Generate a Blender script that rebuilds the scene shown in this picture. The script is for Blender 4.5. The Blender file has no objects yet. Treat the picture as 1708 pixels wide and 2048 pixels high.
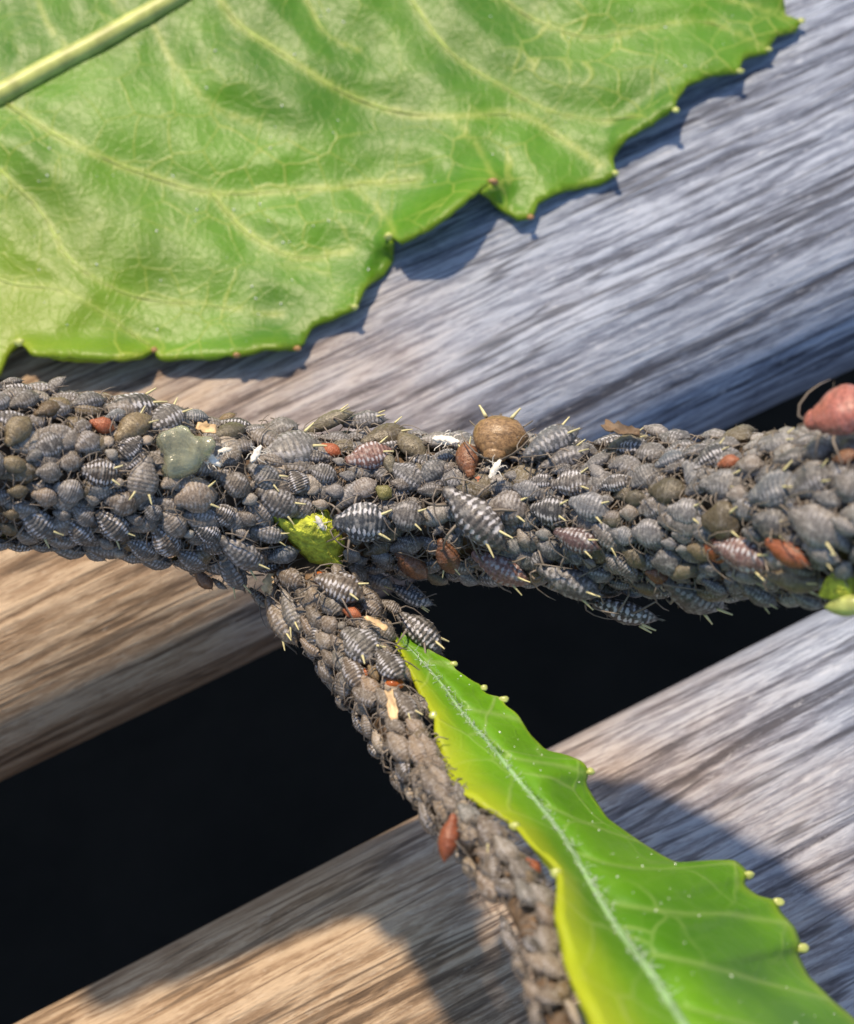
import bpy, bmesh, math, random
import numpy as np
from mathutils import Vector, Matrix
from mathutils.geometry import delaunay_2d_cdt

random.seed(7); RNG = np.random.default_rng(7)
scene = bpy.context.scene
COL = scene.collection
S = 0.001                       # everything below is in millimetres, scaled to metres

# ------------------------------------------------------------------ camera
TILT = math.radians(20.0)       # off the vertical, seen from the -Y side
FPX, CX, CY = 3500.0, 854.0, 1024.0
TGT = np.array([0.0, 0.0, 14.0]); DIST = 70.0
RIGHT = np.array([1.0, 0, 0]); UP = np.array([0, math.cos(TILT), math.sin(TILT)])
FWD = np.array([0, math.sin(TILT), -math.cos(TILT)])
EYE = TGT - FWD * DIST
cam = bpy.data.cameras.new('camera'); cam_o = bpy.data.objects.new('camera', cam); COL.objects.link(cam_o)
cam_o.location = Vector(EYE) * S; cam_o.rotation_euler = (TILT, 0, 0)
cam.sensor_fit = 'VERTICAL'; cam.sensor_height = 24.0
cam.lens = 24.0 * FPX / 2048.0
cam.clip_start = 0.002; cam.clip_end = 50
cam.dof.use_dof = True; cam.dof.focus_distance = 0.0690
cam.dof.aperture_fstop = cam.lens / 0.68
scene.camera = cam_o
scene.render.resolution_x, scene.render.resolution_y = 854, 1024

# ------------------------------------------------------------------ sky, sun, exposure
SUN_TO = Vector((-0.36, 0.93, 1.46)).normalized()
elev = math.asin(SUN_TO.z); azim = math.atan2(SUN_TO.x, SUN_TO.y)
world = bpy.data.worlds.new('World'); scene.world = world; world.use_nodes = True
wn = world.node_tree.nodes; wl = world.node_tree.links
sky = wn.new('ShaderNodeTexSky'); sky.sky_type = 'NISHITA'; sky.sun_disc = False
sky.sun_elevation = elev; sky.sun_rotation = azim; sky.air_density = 1.2; sky.ozone_density = 1.5
wn['Background'].inputs['Strength'].default_value = 0.12
wl.new(sky.outputs[0], wn['Background'].inputs['Color'])
sun = bpy.data.lights.new('sun', 'SUN'); sun.energy = 4.0; sun.angle = math.radians(2.5); sun.color = (1.0, 0.80, 0.56)
sun_o = bpy.data.objects.new('sun', sun); COL.objects.link(sun_o)
sun_o.rotation_euler = SUN_TO.to_track_quat('Z', 'Y').to_euler(); sun_o.location = SUN_TO * 0.5
vs = scene.view_settings
vs.view_transform = 'Standard'; vs.look = 'None'; vs.gamma = 1.0; vs.exposure = 0.40; vs.use_curve_mapping = False
scene.cycles.max_bounces = 6; scene.cycles.transparent_max_bounces = 8

# ------------------------------------------------------------------ helpers
def ray(px, py):
    d = RIGHT * ((px - CX) / FPX) + UP * (-(py - CY) / FPX) + FWD
    return d                                    # unit depth along the view axis
def at(px, py, z):                              # where the line through a pixel meets height z
    d = ray(px, py)
    return EYE + d * ((z - EYE[2]) / d[2])
def at_arr(px, py, z):
    px, py, z = np.asarray(px, float), np.asarray(py, float), np.asarray(z, float)
    d = RIGHT[None] * ((px - CX) / FPX)[:, None] - UP[None] * ((py - CY) / FPX)[:, None] + FWD[None]
    return EYE[None] + d * ((z - EYE[2]) / d[:, 2])[:, None]
def pxmm(p):                                    # pixels per millimetre at a point
    return FPX / float(np.dot(np.asarray(p) - EYE, FWD))

def mesh(name, v, f, mats, smooth=True, uv=None, attr=None, fmat=None):
    m = bpy.data.meshes.new(name)
    m.from_pydata([tuple(np.asarray(p) * S) for p in v], [], [tuple(x) for x in f])
    for mt in (mats if isinstance(mats, (list, tuple)) else [mats]): m.materials.append(mt)
    if smooth: m.polygons.foreach_set('use_smooth', [True] * len(m.polygons))
    if fmat is not None: m.polygons.foreach_set('material_index', fmat)
    if uv is not None:
        ul = m.uv_layers.new(name='UVMap')
        idx = np.empty(len(m.loops), dtype=np.int32); m.loops.foreach_get('vertex_index', idx)
        ul.data.foreach_set('uv', np.asarray(uv, dtype=np.float32)[idx].ravel())
    for k, a in (attr or {}).items():
        at_ = m.attributes.new(k, 'FLOAT', 'POINT'); at_.data.foreach_set('value', np.asarray(a, dtype=np.float32))
    m.update()
    return m
def obj(name, me, parent=None, loc=None):
    o = bpy.data.objects.new(name, me); COL.objects.link(o)
    if parent is not None: o.parent = parent
    if loc is not None: o.location = Vector(loc) * S
    return o
def tag(o, label=None, cat=None, group=None, kind=None):
    if label: o['label'] = label
    if cat: o['category'] = cat
    if group: o['group'] = group
    if kind: o['kind'] = kind
    return o
def tube(path, rad, n=6, cap=True, off=0):
    P = np.asarray(path, float); R = np.broadcast_to(np.asarray(rad, float), (len(P),))
    T = np.gradient(P, axis=0); T /= np.linalg.norm(T, axis=1)[:, None] + 1e-12
    ref = np.array([0.13, 0.31, 0.94]); v, f = [], []
    a = np.cross(T[0], ref); a /= np.linalg.norm(a)
    for i in range(len(P)):
        a = a - T[i] * np.dot(a, T[i]); a /= np.linalg.norm(a) + 1e-12; b = np.cross(T[i], a)
        for k in range(n):
            t = 2 * math.pi * k / n
            v.append(P[i] + R[i] * (a * math.cos(t) + b * math.sin(t)))
    for i in range(len(P) - 1):
        for k in range(n):
            k2 = (k + 1) % n
            f.append((off + i * n + k, off + i * n + k2, off + (i + 1) * n + k2, off + (i + 1) * n + k))
    if cap:
        f.append(tuple(off + k for k in reversed(range(n)))); f.append(tuple(off + (len(P) - 1) * n + k for k in range(n)))
    return v, f
def catmull(P, n):
    P = np.asarray(P, float); d = np.r_[0, np.cumsum(np.linalg.norm(np.diff(P[:, :2], axis=0), axis=1))]
    t = np.linspace(0, d[-1], n); out = np.empty((n, P.shape[1]))
    m = np.gradient(P, d, axis=0)
    for i, x in enumerate(t):
        k = min(max(np.searchsorted(d, x) - 1, 0), len(d) - 2); h = d[k + 1] - d[k]; s = (x - d[k]) / h
        out[i] = ((2*s**3-3*s**2+1)*P[k] + (s**3-2*s**2+s)*h*m[k] + (-2*s**3+3*s**2)*P[k+1] + (s**3-s**2)*h*m[k+1])
    return out
def resample(P, step):
    P = np.asarray(P, float); out = []
    for a, b in zip(P[:-1], P[1:]):
        n = max(1, int(np.linalg.norm((b - a)[:2]) / step))
        for k in range(n): out.append(a + (b - a) * k / n)
    out.append(P[-1]); return np.array(out)
def vnoise(x, y, seed=0):                       # smooth value noise on arrays
    x, y = np.asarray(x, float), np.asarray(y, float)
    xi, yi = np.floor(x).astype(int), np.floor(y).astype(int); u, v = x - xi, y - yi
    u = u*u*(3-2*u); v = v*v*(3-2*v)
    def h(a, b):
        n = (a * 374761393 + b * 668265263 + seed * 974711) & 0x7fffffff
        n = ((n ^ (n >> 13)) * 1274126177) & 0x7fffffff
        return ((n ^ (n >> 16)) & 0xffff) / 65535.0 * 2 - 1
    return (h(xi, yi)*(1-u)+h(xi+1, yi)*u)*(1-v) + (h(xi, yi+1)*(1-u)+h(xi+1, yi+1)*u)*v
def seg_dist(px, py, poly):
    d = np.full(len(px), 1e9)
    for (x0, y0), (x1, y1) in zip(poly[:-1], poly[1:]):
        dx, dy = x1 - x0, y1 - y0; t = np.clip(((px - x0)*dx + (py - y0)*dy) / (dx*dx + dy*dy + 1e-9), 0, 1)
        d = np.minimum(d, np.hypot(px - x0 - t*dx, py - y0 - t*dy))
    return d

# ------------------------------------------------------------------ materials
class NT:
    def __init__(s, name):
        s.m = bpy.data.materials.new(name); s.m.use_nodes = True
        s.n = s.m.node_tree.nodes; s.l = s.m.node_tree.links
        s.bsdf = s.n['Principled BSDF']; s.out = s.n['Material Output']
    def __call__(s, kind, **kw):
        nd = s.n.new('ShaderNode' + kind)
        for k, v in kw.items(): setattr(nd, k, v)
        return nd
    def put(s, sock, v):
        if isinstance(v, bpy.types.NodeSocket): s.l.new(v, sock)
        else: sock.default_value = v
    def math(s, op, a, b=0.0, c=0.0, clamp=False):
        nd = s('Math', operation=op, use_clamp=clamp)
        for i, v in enumerate((a, b, c)): s.put(nd.inputs[i], v)
        return nd.outputs[0]
    def mix(s, f, a, b, mode='MIX'):
        nd = s('Mix', data_type='RGBA', blend_type=mode)
        s.put(nd.inputs['Factor'], f); s.put(nd.inputs['A'], a if isinstance(a, bpy.types.NodeSocket) else (*a, 1)[:4]); s.put(nd.inputs['B'], b if isinstance(b, bpy.types.NodeSocket) else (*b, 1)[:4])
        return nd.outputs['Result']
    def smooth(s, x, lo, hi):
        nd = s('MapRange', interpolation_type='SMOOTHSTEP'); s.put(nd.inputs[0], x)
        nd.inputs[1].default_value = lo; nd.inputs[2].default_value = hi
        return nd.outputs[0]
    def noise(s, vec, scale, detail=3, rough=0.55, dist=0.0):
        nd = s('TexNoise'); nd.inputs['Scale'].default_value = scale; nd.inputs['Detail'].default_value = detail
        nd.inputs['Roughness'].default_value = rough; nd.inputs['Distortion'].default_value = dist
        if vec is not None: s.l.new(vec, nd.inputs['Vector'])
        return nd.outputs['Fac']
    def mapping(s, vec, scale=(1,1,1), loc=(0,0,0)):
        nd = s('Mapping'); nd.inputs['Scale'].default_value = scale; nd.inputs['Location'].default_value = loc
        s.l.new(vec, nd.inputs['Vector']); return nd.outputs[0]
    def coord(s, which='Object'): return s('TexCoord').outputs[which]
    def attr(s, name): return s('Attribute', attribute_name=name).outputs['Fac']
    def bump(s, h, strength, dist):
        nd = s('Bump'); nd.inputs['Strength'].default_value = strength; nd.inputs['Distance'].default_value = dist * S
        s.l.new(h, nd.inputs['Height']); s.l.new(nd.outputs[0], s.bsdf.inputs['Normal']); return nd.outputs[0]
    def set(s, **kw):
        for k, v in kw.items():
            k = {'base': 'Base Color', 'rough': 'Roughness', 'spec': 'Specular IOR Level', 'sss': 'Subsurface Weight', 'coat': 'Coat Weight'}.get(k, k)
            if k == 'Base Color' and not isinstance(v, bpy.types.NodeSocket): v = (*v, 1)[:4]
            s.put(s.bsdf.inputs[k], v)
        return s.m

def wood_material():
    t = NT('weathered_wood'); c = t.coord()
    warp = t.noise(t.mapping(c, (60, 260, 260)), 1.0, 2)
    sep = t('SeparateXYZ'); t.l.new(c, sep.inputs[0])
    comb = t('CombineXYZ'); t.l.new(sep.outputs[0], comb.inputs[0])
    t.l.new(t.math('MULTIPLY_ADD', warp, 0.0008, sep.outputs[1]), comb.inputs[1]); t.l.new(sep.outputs[2], comb.inputs[2])
    v = comb.outputs[0]
    fib = t.noise(t.mapping(v, (330, 3300, 3300)), 1.0, 5, 0.75)         # single fibres
    streak = t.noise(t.mapping(v, (55, 1350, 1350)), 1.0, 4, 0.6)        # growth bands
    band = t.noise(t.mapping(v, (18, 330, 330)), 1.0, 2, 0.5)
    blot = t.noise(t.mapping(c, (160, 300, 300)), 1.0, 4, 0.6)           # stains
    fleck = t.noise(t.mapping(c, (900, 2300, 2300)), 1.0, 3, 0.7)
    # warm sun to blue sky-shade along the boards, painted into the wood colour
    side = t.smooth(t.math('MULTIPLY_ADD', blot, 0.016, t.math('MULTIPLY_ADD', sep.outputs[1], 0.20, t.math('ADD', sep.outputs[0], -0.011))), -0.016, 0.015)
    light = t.mix(side, (0.50, 0.375, 0.25), (0.385, 0.44, 0.55))
    mid = t.mix(side, (0.27, 0.175, 0.10), (0.17, 0.20, 0.275))
    dark = t.mix(side, (0.085, 0.052, 0.03), (0.05, 0.056, 0.08))
    g = t.math('ADD', t.math('MULTIPLY', fib, 0.55), t.math('MULTIPLY', streak, 0.45))
    col = t.mix(t.smooth(g, 0.43, 0.57), mid, light)
    col = t.mix(t.smooth(t.math('ADD', t.math('MULTIPLY', streak, 0.7), t.math('MULTIPLY', fib, 0.3)), 0.475, 0.36), col, dark)
    col = t.mix(t.math('MULTIPLY', t.smooth(band, 0.48, 0.72), 0.35), col, mid)
    col = t.mix(t.math('MULTIPLY', t.smooth(blot, 0.58, 0.74), 0.4), col, dark)
    col = t.mix(t.math('MULTIPLY', t.smooth(fleck, 0.58, 0.70), 0.3), col, t.mix(side, (0.62, 0.52, 0.40), (0.62, 0.66, 0.74)))
    crack = t.noise(t.mapping(v, (26, 620, 620), (0.3, 0.1, 0)), 1.0, 3, 0.5)             # open grain lines
    col = t.mix(t.math('MULTIPLY', t.smooth(t.math('ABSOLUTE', t.math('ADD', crack, -0.5)), 0.020, 0.004), 0.75), col, dark)
    pit = t.noise(t.mapping(v, (700, 2600, 2600)), 1.0, 3, 0.6)
    col = t.mix(t.math('MULTIPLY', t.smooth(pit, 0.55, 0.66), 0.55), col, mid)
    h = t.math('ADD', t.math('MULTIPLY', fib, 0.5), t.math('MULTIPLY', streak, 0.8))
    t.bump(h, 1.0, 0.34)
    return t.set(base=col, rough=0.62, spec=0.35)

def leaf_material(name, base, dark, yellow, vein, trans, tert=420.0, rough=0.34):
    t = NT(name); c = t.coord()
    dist = t('TexNoise'); dist.inputs['Scale'].default_value = 260; dist.inputs['Detail'].default_value = 2; t.l.new(c, dist.inputs['Vector'])
    vm = t('VectorMath', operation='MULTIPLY_ADD'); t.l.new(dist.outputs['Color'], vm.inputs[0]); vm.inputs[1].default_value = (0.0016,)*3; t.l.new(c, vm.inputs[2])
    vo = t('TexVoronoi', feature='DISTANCE_TO_EDGE', voronoi_dimensions='3D'); vo.inputs['Scale'].default_value = tert; t.l.new(vm.outputs[0], vo.inputs['Vector'])
    vo2 = t('TexVoronoi', feature='DISTANCE_TO_EDGE', voronoi_dimensions='3D'); vo2.inputs['Scale'].default_value = tert * 3.1; t.l.new(vm.outputs[0], vo2.inputs['Vector'])
    net = t.smooth(vo.outputs['Distance'], 0.035, 0.0); net2 = t.smooth(vo2.outputs['Distance'], 0.10, 0.0)
    fade = t.smooth(t.noise(c, 150, 2), 0.36, 0.62)
    net = t.math('MULTIPLY', net, fade)
    vn = t.attr('vein'); ed = t.attr('edge')
    n1 = t.noise(c, 120, 3); n2 = t.noise(c, 2600, 4, 0.75)
    col = t.mix(t.smooth(n1, 0.35, 0.65), dark, base)
    col = t.mix(t.math('MULTIPLY', t.smooth(n2, 0.4, 0.7), 0.22), col, dark)
    col = t.mix(t.math('MULTIPLY', net, 0.60), col, vein); col = t.mix(t.math('MULTIPLY', net2, 0.08), col, vein)
    col = t.mix(t.math('MULTIPLY', ed, 0.75), col, yellow)
    col = t.mix(t.math('MULTIPLY', vn, 0.75), col, vein)
    h = t.math('ADD', t.math('MULTIPLY', net, 0.22), t.math('ADD', t.math('MULTIPLY', net2, 0.12), t.math('MULTIPLY', n2, 0.5)))
    t.bump(h, 0.7, 0.10)
    t.set(base=col, rough=rough, spec=0.36)
    tr = t('BsdfTranslucent'); t.l.new(t.mix(0.5, col, yellow), tr.inputs['Color'])
    ms = t('MixShader'); ms.inputs[0].default_value = trans
    t.l.new(t.bsdf.outputs[0], ms.inputs[1]); t.l.new(tr.outputs[0], ms.inputs[2]); t.l.new(ms.outputs[0], t.out.inputs['Surface'])
    return t.m

def aphid_material(name, rough, wax, groove=0.5, tint=None):
    t = NT(name); c = t.coord(); oi = t('ObjectInfo')
    src = t('Attribute', attribute_name=tint) if tint else oi
    uv = t('SeparateXYZ'); t.l.new(t.coord('UV'), uv.inputs[0]); u, v = uv.outputs[0], uv.outputs[1]
    off = t('VectorMath', operation='MULTIPLY_ADD'); cb = t('CombineXYZ')
    for i in range(3): t.l.new(oi.outputs['Random'], cb.inputs[i])
    t.l.new(cb.outputs[0], off.inputs[0]); off.inputs[1].default_value = (3.1, 1.7, 2.3); t.l.new(c, off.inputs[2])
    p = off.outputs[0]
    nz = t.noise(p, 8000, 3, 0.6); nf = t.noise(p, 24000, 4, 0.75); nl = t.noise(p, 3000, 2); ng = t.noise(p, 15000, 2, 0.5)
    uu = t.math('MULTIPLY_ADD', nl, 0.075, t.math('MULTIPLY_ADD', nz, 0.03, u)); vv = t.math('MULTIPLY_ADD', nz, 0.06, t.math('MULTIPLY_ADD', nl, 0.14, v))
    seg = t.math('COSINE', t.math('MULTIPLY', uu, 2 * math.pi * 12))
    colm = t.math('COSINE', t.math('MULTIPLY', t.math('ADD', vv, -0.28), 2 * math.pi * 4.6))
    beads = t.math('ADD', t.math('MULTIPLY', seg, -0.75), t.math('MULTIPLY', colm, 0.62))
    beads = t.smooth(t.math('ADD', beads, t.math('MULTIPLY', t.math('ADD', ng, -0.5), 4.2)), 0.05, 0.85)
    side = t.smooth(vv, 0.15, 0.23)                                    # dark stripe down the middle of the back
    ends = t.math('MULTIPLY', t.smooth(u, 0.10, 0.2), t.smooth(u, 0.97, 0.85))
    spots = t.math('MULTIPLY', t.math('MULTIPLY', beads, side), ends)
    spots = t.math('MULTIPLY', spots, src.outputs['Alpha'])
    base = src.outputs['Color']
    dk = t.mix(1.0, base, (0.48, 0.46, 0.46), 'MULTIPLY')
    col = t.mix(t.smooth(nf, 0.38, 0.60), dk, base)
    col = t.mix(t.math('MULTIPLY', t.smooth(seg, 0.45, 1.0), t.math('MULTIPLY', t.math('ADD', src.outputs['Alpha'], 0.12), groove), clamp=True), col, dk)       # grooves between the rings
    col = t.mix(t.math('MULTIPLY', t.smooth(nz, 0.48, 0.70), wax), col, (0.52, 0.505, 0.49))   # patchy wax powder
    col = t.mix(t.math('MULTIPLY', spots, 0.9), col, (0.58, 0.58, 0.62))
    col = t.mix(t.math('MULTIPLY', t.smooth(nf, 0.68, 0.76), 0.6), col, (0.62, 0.60, 0.58))      # dust grains
    t.bump(t.math('ADD', t.math('MULTIPLY', nf, 0.6), t.math('ADD', t.math('MULTIPLY', nz, 1.4), t.math('MULTIPLY', t.math('MULTIPLY', seg, src.outputs['Alpha']), -0.8 * groove))), 0.6, 0.05)
    return t.set(base=col, rough=rough, spec=0.45)

def plain(name, base, rough=0.5, var=0.35, scale=900, sss=0.0, spec=0.5, bump=0.05, trans=0.0, coat=0.0):
    t = NT(name); c = t.coord(); n = t.noise(c, scale, 4, 0.6)
    d = tuple(x * (1 - var) for x in base); l = tuple(min(1, x * (1 + var)) for x in base)
    t.set(base=t.mix(t.smooth(n, 0.3, 0.7), d, l), rough=rough, spec=spec, coat=coat)
    if sss: t.set(sss=sss); t.bsdf.inputs['Subsurface Radius'].default_value = (0.0006, 0.0004, 0.0002)
    if trans: t.bsdf.inputs['Transmission Weight'].default_value = trans
    if bump: t.bump(n, 0.5, bump)
    return t.m

M_WOOD = wood_material()
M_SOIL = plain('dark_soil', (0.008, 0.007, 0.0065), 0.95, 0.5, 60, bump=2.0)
M_LEAF = leaf_material('broad_leaf', (0.118, 0.305, 0.017), (0.062, 0.195, 0.010), (0.36, 0.45, 0.025), (0.42, 0.50, 0.11), 0.25, 480.0, 0.36)
M_LEAF2 = leaf_material('young_leaf', (0.155, 0.38, 0.014), (0.075, 0.235, 0.008), (0.62, 0.64, 0.03), (0.30, 0.46, 0.12), 0.30, 330.0, 0.38)
M_MIDRIB = plain('leaf_rib', (0.42, 0.47, 0.14), 0.42, 0.25, 700)
M_VEIN = plain('leaf_side_vein', (0.30, 0.40, 0.085), 0.42, 0.35, 900)
M_STEM = plain('bark_stem', (0.13, 0.085, 0.05), 0.6, 0.5, 1200, bump=0.2)
M_BUD = plain('bare_green_bark', (0.50, 0.56, 0.05), 0.62, 0.45, 3200, bump=0.8)
M_GLAND = plain('leaf_gland', (0.46, 0.52, 0.16), 0.25, 0.3, 1500)
M_GLANDB = plain('brown_gland', (0.34, 0.20, 0.08), 0.3, 0.3, 1500)
M_WAX = aphid_material('waxy_aphid', 0.44, 0.42)
M_SMOOTH = aphid_material('smooth_aphid', 0.28, 0.05, 0.0)
M_CROWD = aphid_material('crowded_aphids', 0.46, 0.36, 0.5, 'tint')
M_GLOSS = aphid_material('glossy_aphid', 0.30, 0.14)
M_LEG = plain('aphid_leg', (0.17, 0.145, 0.12), 0.45, 0.4, 2500, bump=0)
M_CORN = plain('aphid_tube', (0.68, 0.63, 0.34), 0.42, 0.25, 2500, bump=0)
M_SKIN = plain('shed_skin_white', (0.78, 0.76, 0.70), 0.45, 0.2, 2500)
M_STRAW = plain('dry_flake', (0.62, 0.44, 0.24), 0.5, 0.4, 1500)
M_AMBER = plain('amber_drop', (0.42, 0.11, 0.015), 0.12, 0.2, 1500, bump=0, coat=0.6)
M_FILM = plain('clear_film', (0.66, 0.68, 0.48), 0.10, 0.2, 900, bump=0.6, trans=0.75, coat=0.5)
M_HAIR = plain('pale_hair', (0.62, 0.70, 0.66), 0.5, 0.2, 1500, bump=0)
M_DEW = plain('pale_speck', (0.80, 0.85, 0.78), 0.12, 0.1, 1500, bump=0)

# ------------------------------------------------------------------ ground and deck boards
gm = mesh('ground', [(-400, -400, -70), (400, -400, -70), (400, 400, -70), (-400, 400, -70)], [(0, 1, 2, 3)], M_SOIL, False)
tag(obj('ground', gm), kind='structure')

A0, A1 = at(0, 1570, -8), at(1706, 740, -8)                     # edge of the upper board
B0, B1 = at(200, 1920, -4), at(1250, 1430, -4)                    # edge of the lower board
DIRB = (A1 - A0); DIRB /= np.linalg.norm(DIRB); NRM = np.array([-DIRB[1], DIRB[0], 0])
ANG = math.atan2(DIRB[1], DIRB[0])
deck = obj('deck', None); tag(deck, kind='structure')
deck.rotation_euler = (0, 0, ANG)
def board(edge_near, edge_far, seed):
    # profile across: y from edge_near to edge_far (deck-local), rounded top edges, thickness
    T, R = 13.0, 6.2
    w = edge_far - edge_near
    ys, zs = [], []
    for k in range(9):
        a = math.pi / 2 * (1 - k / 9); ys.append(R * (1 - math.cos(a))); zs.append(-T + R * (1 - math.sin(a)))
    for k in range(5): ys.append(0); zs.append(-T + R + (T - 2 * R) * k / 5)
    for k in range(17):
        a = math.pi / 2 * k / 16; ys.append(R - R * math.cos(a)); zs.append(-R + R * math.sin(a))
    n = int((w - 2 * R) / 0.42)
    for k in range(1, n): ys.append(R + (w - 2 * R) * k / n); zs.append(0)
    for k in range(17):
        a = math.pi / 2 * k / 16; ys.append(w - R + R * math.sin(a)); zs.append(-R + R * math.cos(a))
    for k in range(1, 6): ys.append(w); zs.append(-R - (T - 2 * R) * k / 5)
    for k in range(1, 10):
        a = math.pi / 2 * k / 9; ys.append(w - R * (1 - math.cos(a))); zs.append(-T + R * (1 - math.sin(a)))
    ys = np.array(ys); zs = np.array(zs); m = len(ys)
    xs = np.linspace(-130, 130, 150)
    Y, X = np.meshgrid(ys, xs); Z = np.broadcast_to(zs, Y.shape).copy()
    topm = np.clip((Z + R) / R, 0, 1)
    rel = 0.10 * vnoise(X / 14, Y / 0.9 + 1.2 * vnoise(X / 25, Y / 6, seed + 1), seed) + 0.06 * vnoise(X / 6, Y / 0.42, seed + 2)
    Z = Z + rel * topm; Y2 = Y + edge_near + rel * (1 - topm) + 0.25 * vnoise(X / 20, Y * 0 + 3, seed + 5) * (Y < w / 2)
    V = np.stack([X.ravel(), Y2.ravel(), Z.ravel()], 1); F = []
    for i in range(len(xs) - 1):
        for k in range(m - 1): F.append((i*m+k, (i+1)*m+k, (i+1)*m+k+1, i*m+k+1))
        F.append((i*m+m-1, (i+1)*m+m-1, (i+1)*m, i*m))
    F.append(tuple(range(m))); F.append(tuple(reversed(range((len(xs)-1)*m, len(xs)*m))))
    return mesh('plank', V, F, M_WOOD)
ya = float(np.dot(A0, NRM)); yb = float(np.dot(B0, NRM) + np.dot(B1, NRM)) / 2
pl = obj('plank', board(ya, ya + 95, 11), deck); pl['label'] = 'weathered grey wooden board lying under the broad leaf'
pl2 = obj('plank', board(yb - 95, yb, 23), deck); pl2['label'] = 'weathered board tinted sun-brown to shade-blue across the dark gap from the broad leaf'

# ------------------------------------------------------------------ stem skeletons (px, py, height)
MAIN = [(-330, 880, 22), (-150, 905, 20.5), (0, 930, 19), (200, 950, 17.5), (400, 985, 16.0), (600, 1005, 14.8), (800, 1008, 14.4), (1000, 1018, 15),
        (1200, 1030, 16.6), (1400, 1032, 19), (1580, 1035, 22), (1750, 1030, 25.5), (1950, 1020, 29)]
SHOOT = [(560, 1040, 13.4), (640, 1170, 14.2), (705, 1290, 15.2), (775, 1410, 16.6), (850, 1540, 18.8), (930, 1655, 21.2), (1020, 1765, 23.6), (1072, 1870, 25.2), (1105, 1980, 26.6), (1140, 2110, 28)]
def skel(P, n): Q = catmull(P, n); return at_arr(Q[:, 0], Q[:, 1], Q[:, 2]), Q
mainP, mainQ = skel(MAIN, 70); shootP, shootQ = skel(SHOOT, 50)
mainR = np.interp(mainQ[:, 0], [-330, 300, 600, 1000, 1950], [2.55, 2.5, 2.35, 2.45, 2.6])
shootR = np.interp(shootQ[:, 1], [1040, 1180, 1300, 1420, 1560, 1700, 2110], [1.2, 1.35, 1.2, 0.95, 0.62, 0.5, 0.45])

def axis_near(p, P, R):
    a, b = P[:-1], P[1:]; d = b - a
    t = np.clip(((p - a) * d).sum(1) / (d * d).sum(1), 0, 1); c = a + d * t[:, None]
    r = R[:-1] * (1 - t) + R[1:] * t; q = np.linalg.norm(p - c, axis=1) - r
    i = int(np.argmin(q)); return q[i], c[i], r[i], d[i] / np.linalg.norm(d[i])
def sdf(p, which):
    res = []
    if which in ('main', 'any'): res.append(axis_near(p, mainP, mainR) + ('main',))
    if which in ('shoot', 'any'): res.append(axis_near(p, shootP, shootR) + ('shoot',))
    return min(res, key=lambda x: x[0])
def cast(px, py, infl, which='any'):
    d = ray(px, py); ln = np.linalg.norm(d); d = d / ln
    t = 30.0; best = (1e9, t)
    for _ in range(90):
        p = EYE + d * t; q, c, r, ax, w = sdf(p, which); q -= infl
        if q < best[0]: best = (q, t)
        if q < 0.004: break
        t += max(q * 0.9, 0.01)
        if t > 105: break
    p = EYE + d * best[1]; q, c, r, ax, w = sdf(p, which)
    n = p - c; n -= ax * np.dot(n, ax); n /= np.linalg.norm(n)
    if q - infl > 0.01: p = p - n * max(0, (q - infl) - 0.35) * 0.5
    return p, n, ax, w

# ------------------------------------------------------------------ the plant: stem, side shoot, bare patch, young leaf
plant = obj('plant_stem', None, None, mainP[35])
tag(plant, 'green and brown plant stem with side shoot, crowded all over with grey aphids', 'plant stem')
ORG = mainP[35]
def lumpy(P, R, n, amp, seed):
    v, f = tube(P, R, n); v = np.array(v); ring = np.repeat(np.arange(len(P)), n); k = np.tile(np.arange(n), len(P))
    ctr = np.repeat(P, n, axis=0); dv = v - ctr
    return ctr + dv * (1 + amp * vnoise(ring * 0.7, k * 1.3, seed))[:, None] - ORG, f
v, f = lumpy(mainP, mainR, 28, 0.05, 3); obj('stem', mesh('stem', v, f, M_STEM), plant)
v, f = lumpy(shootP, shootR, 20, 0.06, 5); obj('side_shoot', mesh('side_shoot', v, f, M_STEM), plant)

# bare lime-green patch: a swollen leaf base that no aphid sits on, laid over the stem surface
patch = [(535, 1016), (552, 1026), (575, 1038), (612, 1022), (655, 1018), (676, 1050), (690, 1082), (688, 1118), (688, 1138), (655, 1134), (620, 1126), (585, 1092), (560, 1062), (540, 1036)]
def over_stem(px, py, infl):
    p, n, ax, w = cast(px, py, infl, 'any'); return p
pc = np.mean(patch, axis=0); V, F = [], []
rings = [0.0, 0.15, 0.3, 0.42, 0.55, 0.66, 0.76, 0.86, 0.94, 1.0]; bnd = resample(patch + [patch[0]], 9)[:-1]; nb = len(bnd)
V.append(over_stem(pc[0], pc[1], 0.8) - ORG)
for r in rings[1:]:
    for b in bnd:
        q = pc + (b - pc) * r; hgt = 0.85 * math.sqrt(max(0.0, 1 - r ** 2.6)) - 0.05 + 0.10 * float(vnoise([q[0] / 9], [q[1] / 9], 4)[0])
        V.append(over_stem(q[0], q[1], hgt) - ORG)
for k in range(nb): F.append((0, 1 + k, 1 + (k + 1) % nb))
for i in range(len(rings) - 2):
    for k in range(nb):
        k2 = (k + 1) % nb; F.append((1 + i*nb + k, 1 + (i+1)*nb + k, 1 + (i+1)*nb + k2, 1 + i*nb + k2))
F = [tuple(reversed(x)) for x in F]
o = obj('leaf_base', mesh('leaf_base', V, F, M_BUD), plant); o['label'] = 'bare lime-green patch of bark'

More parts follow.
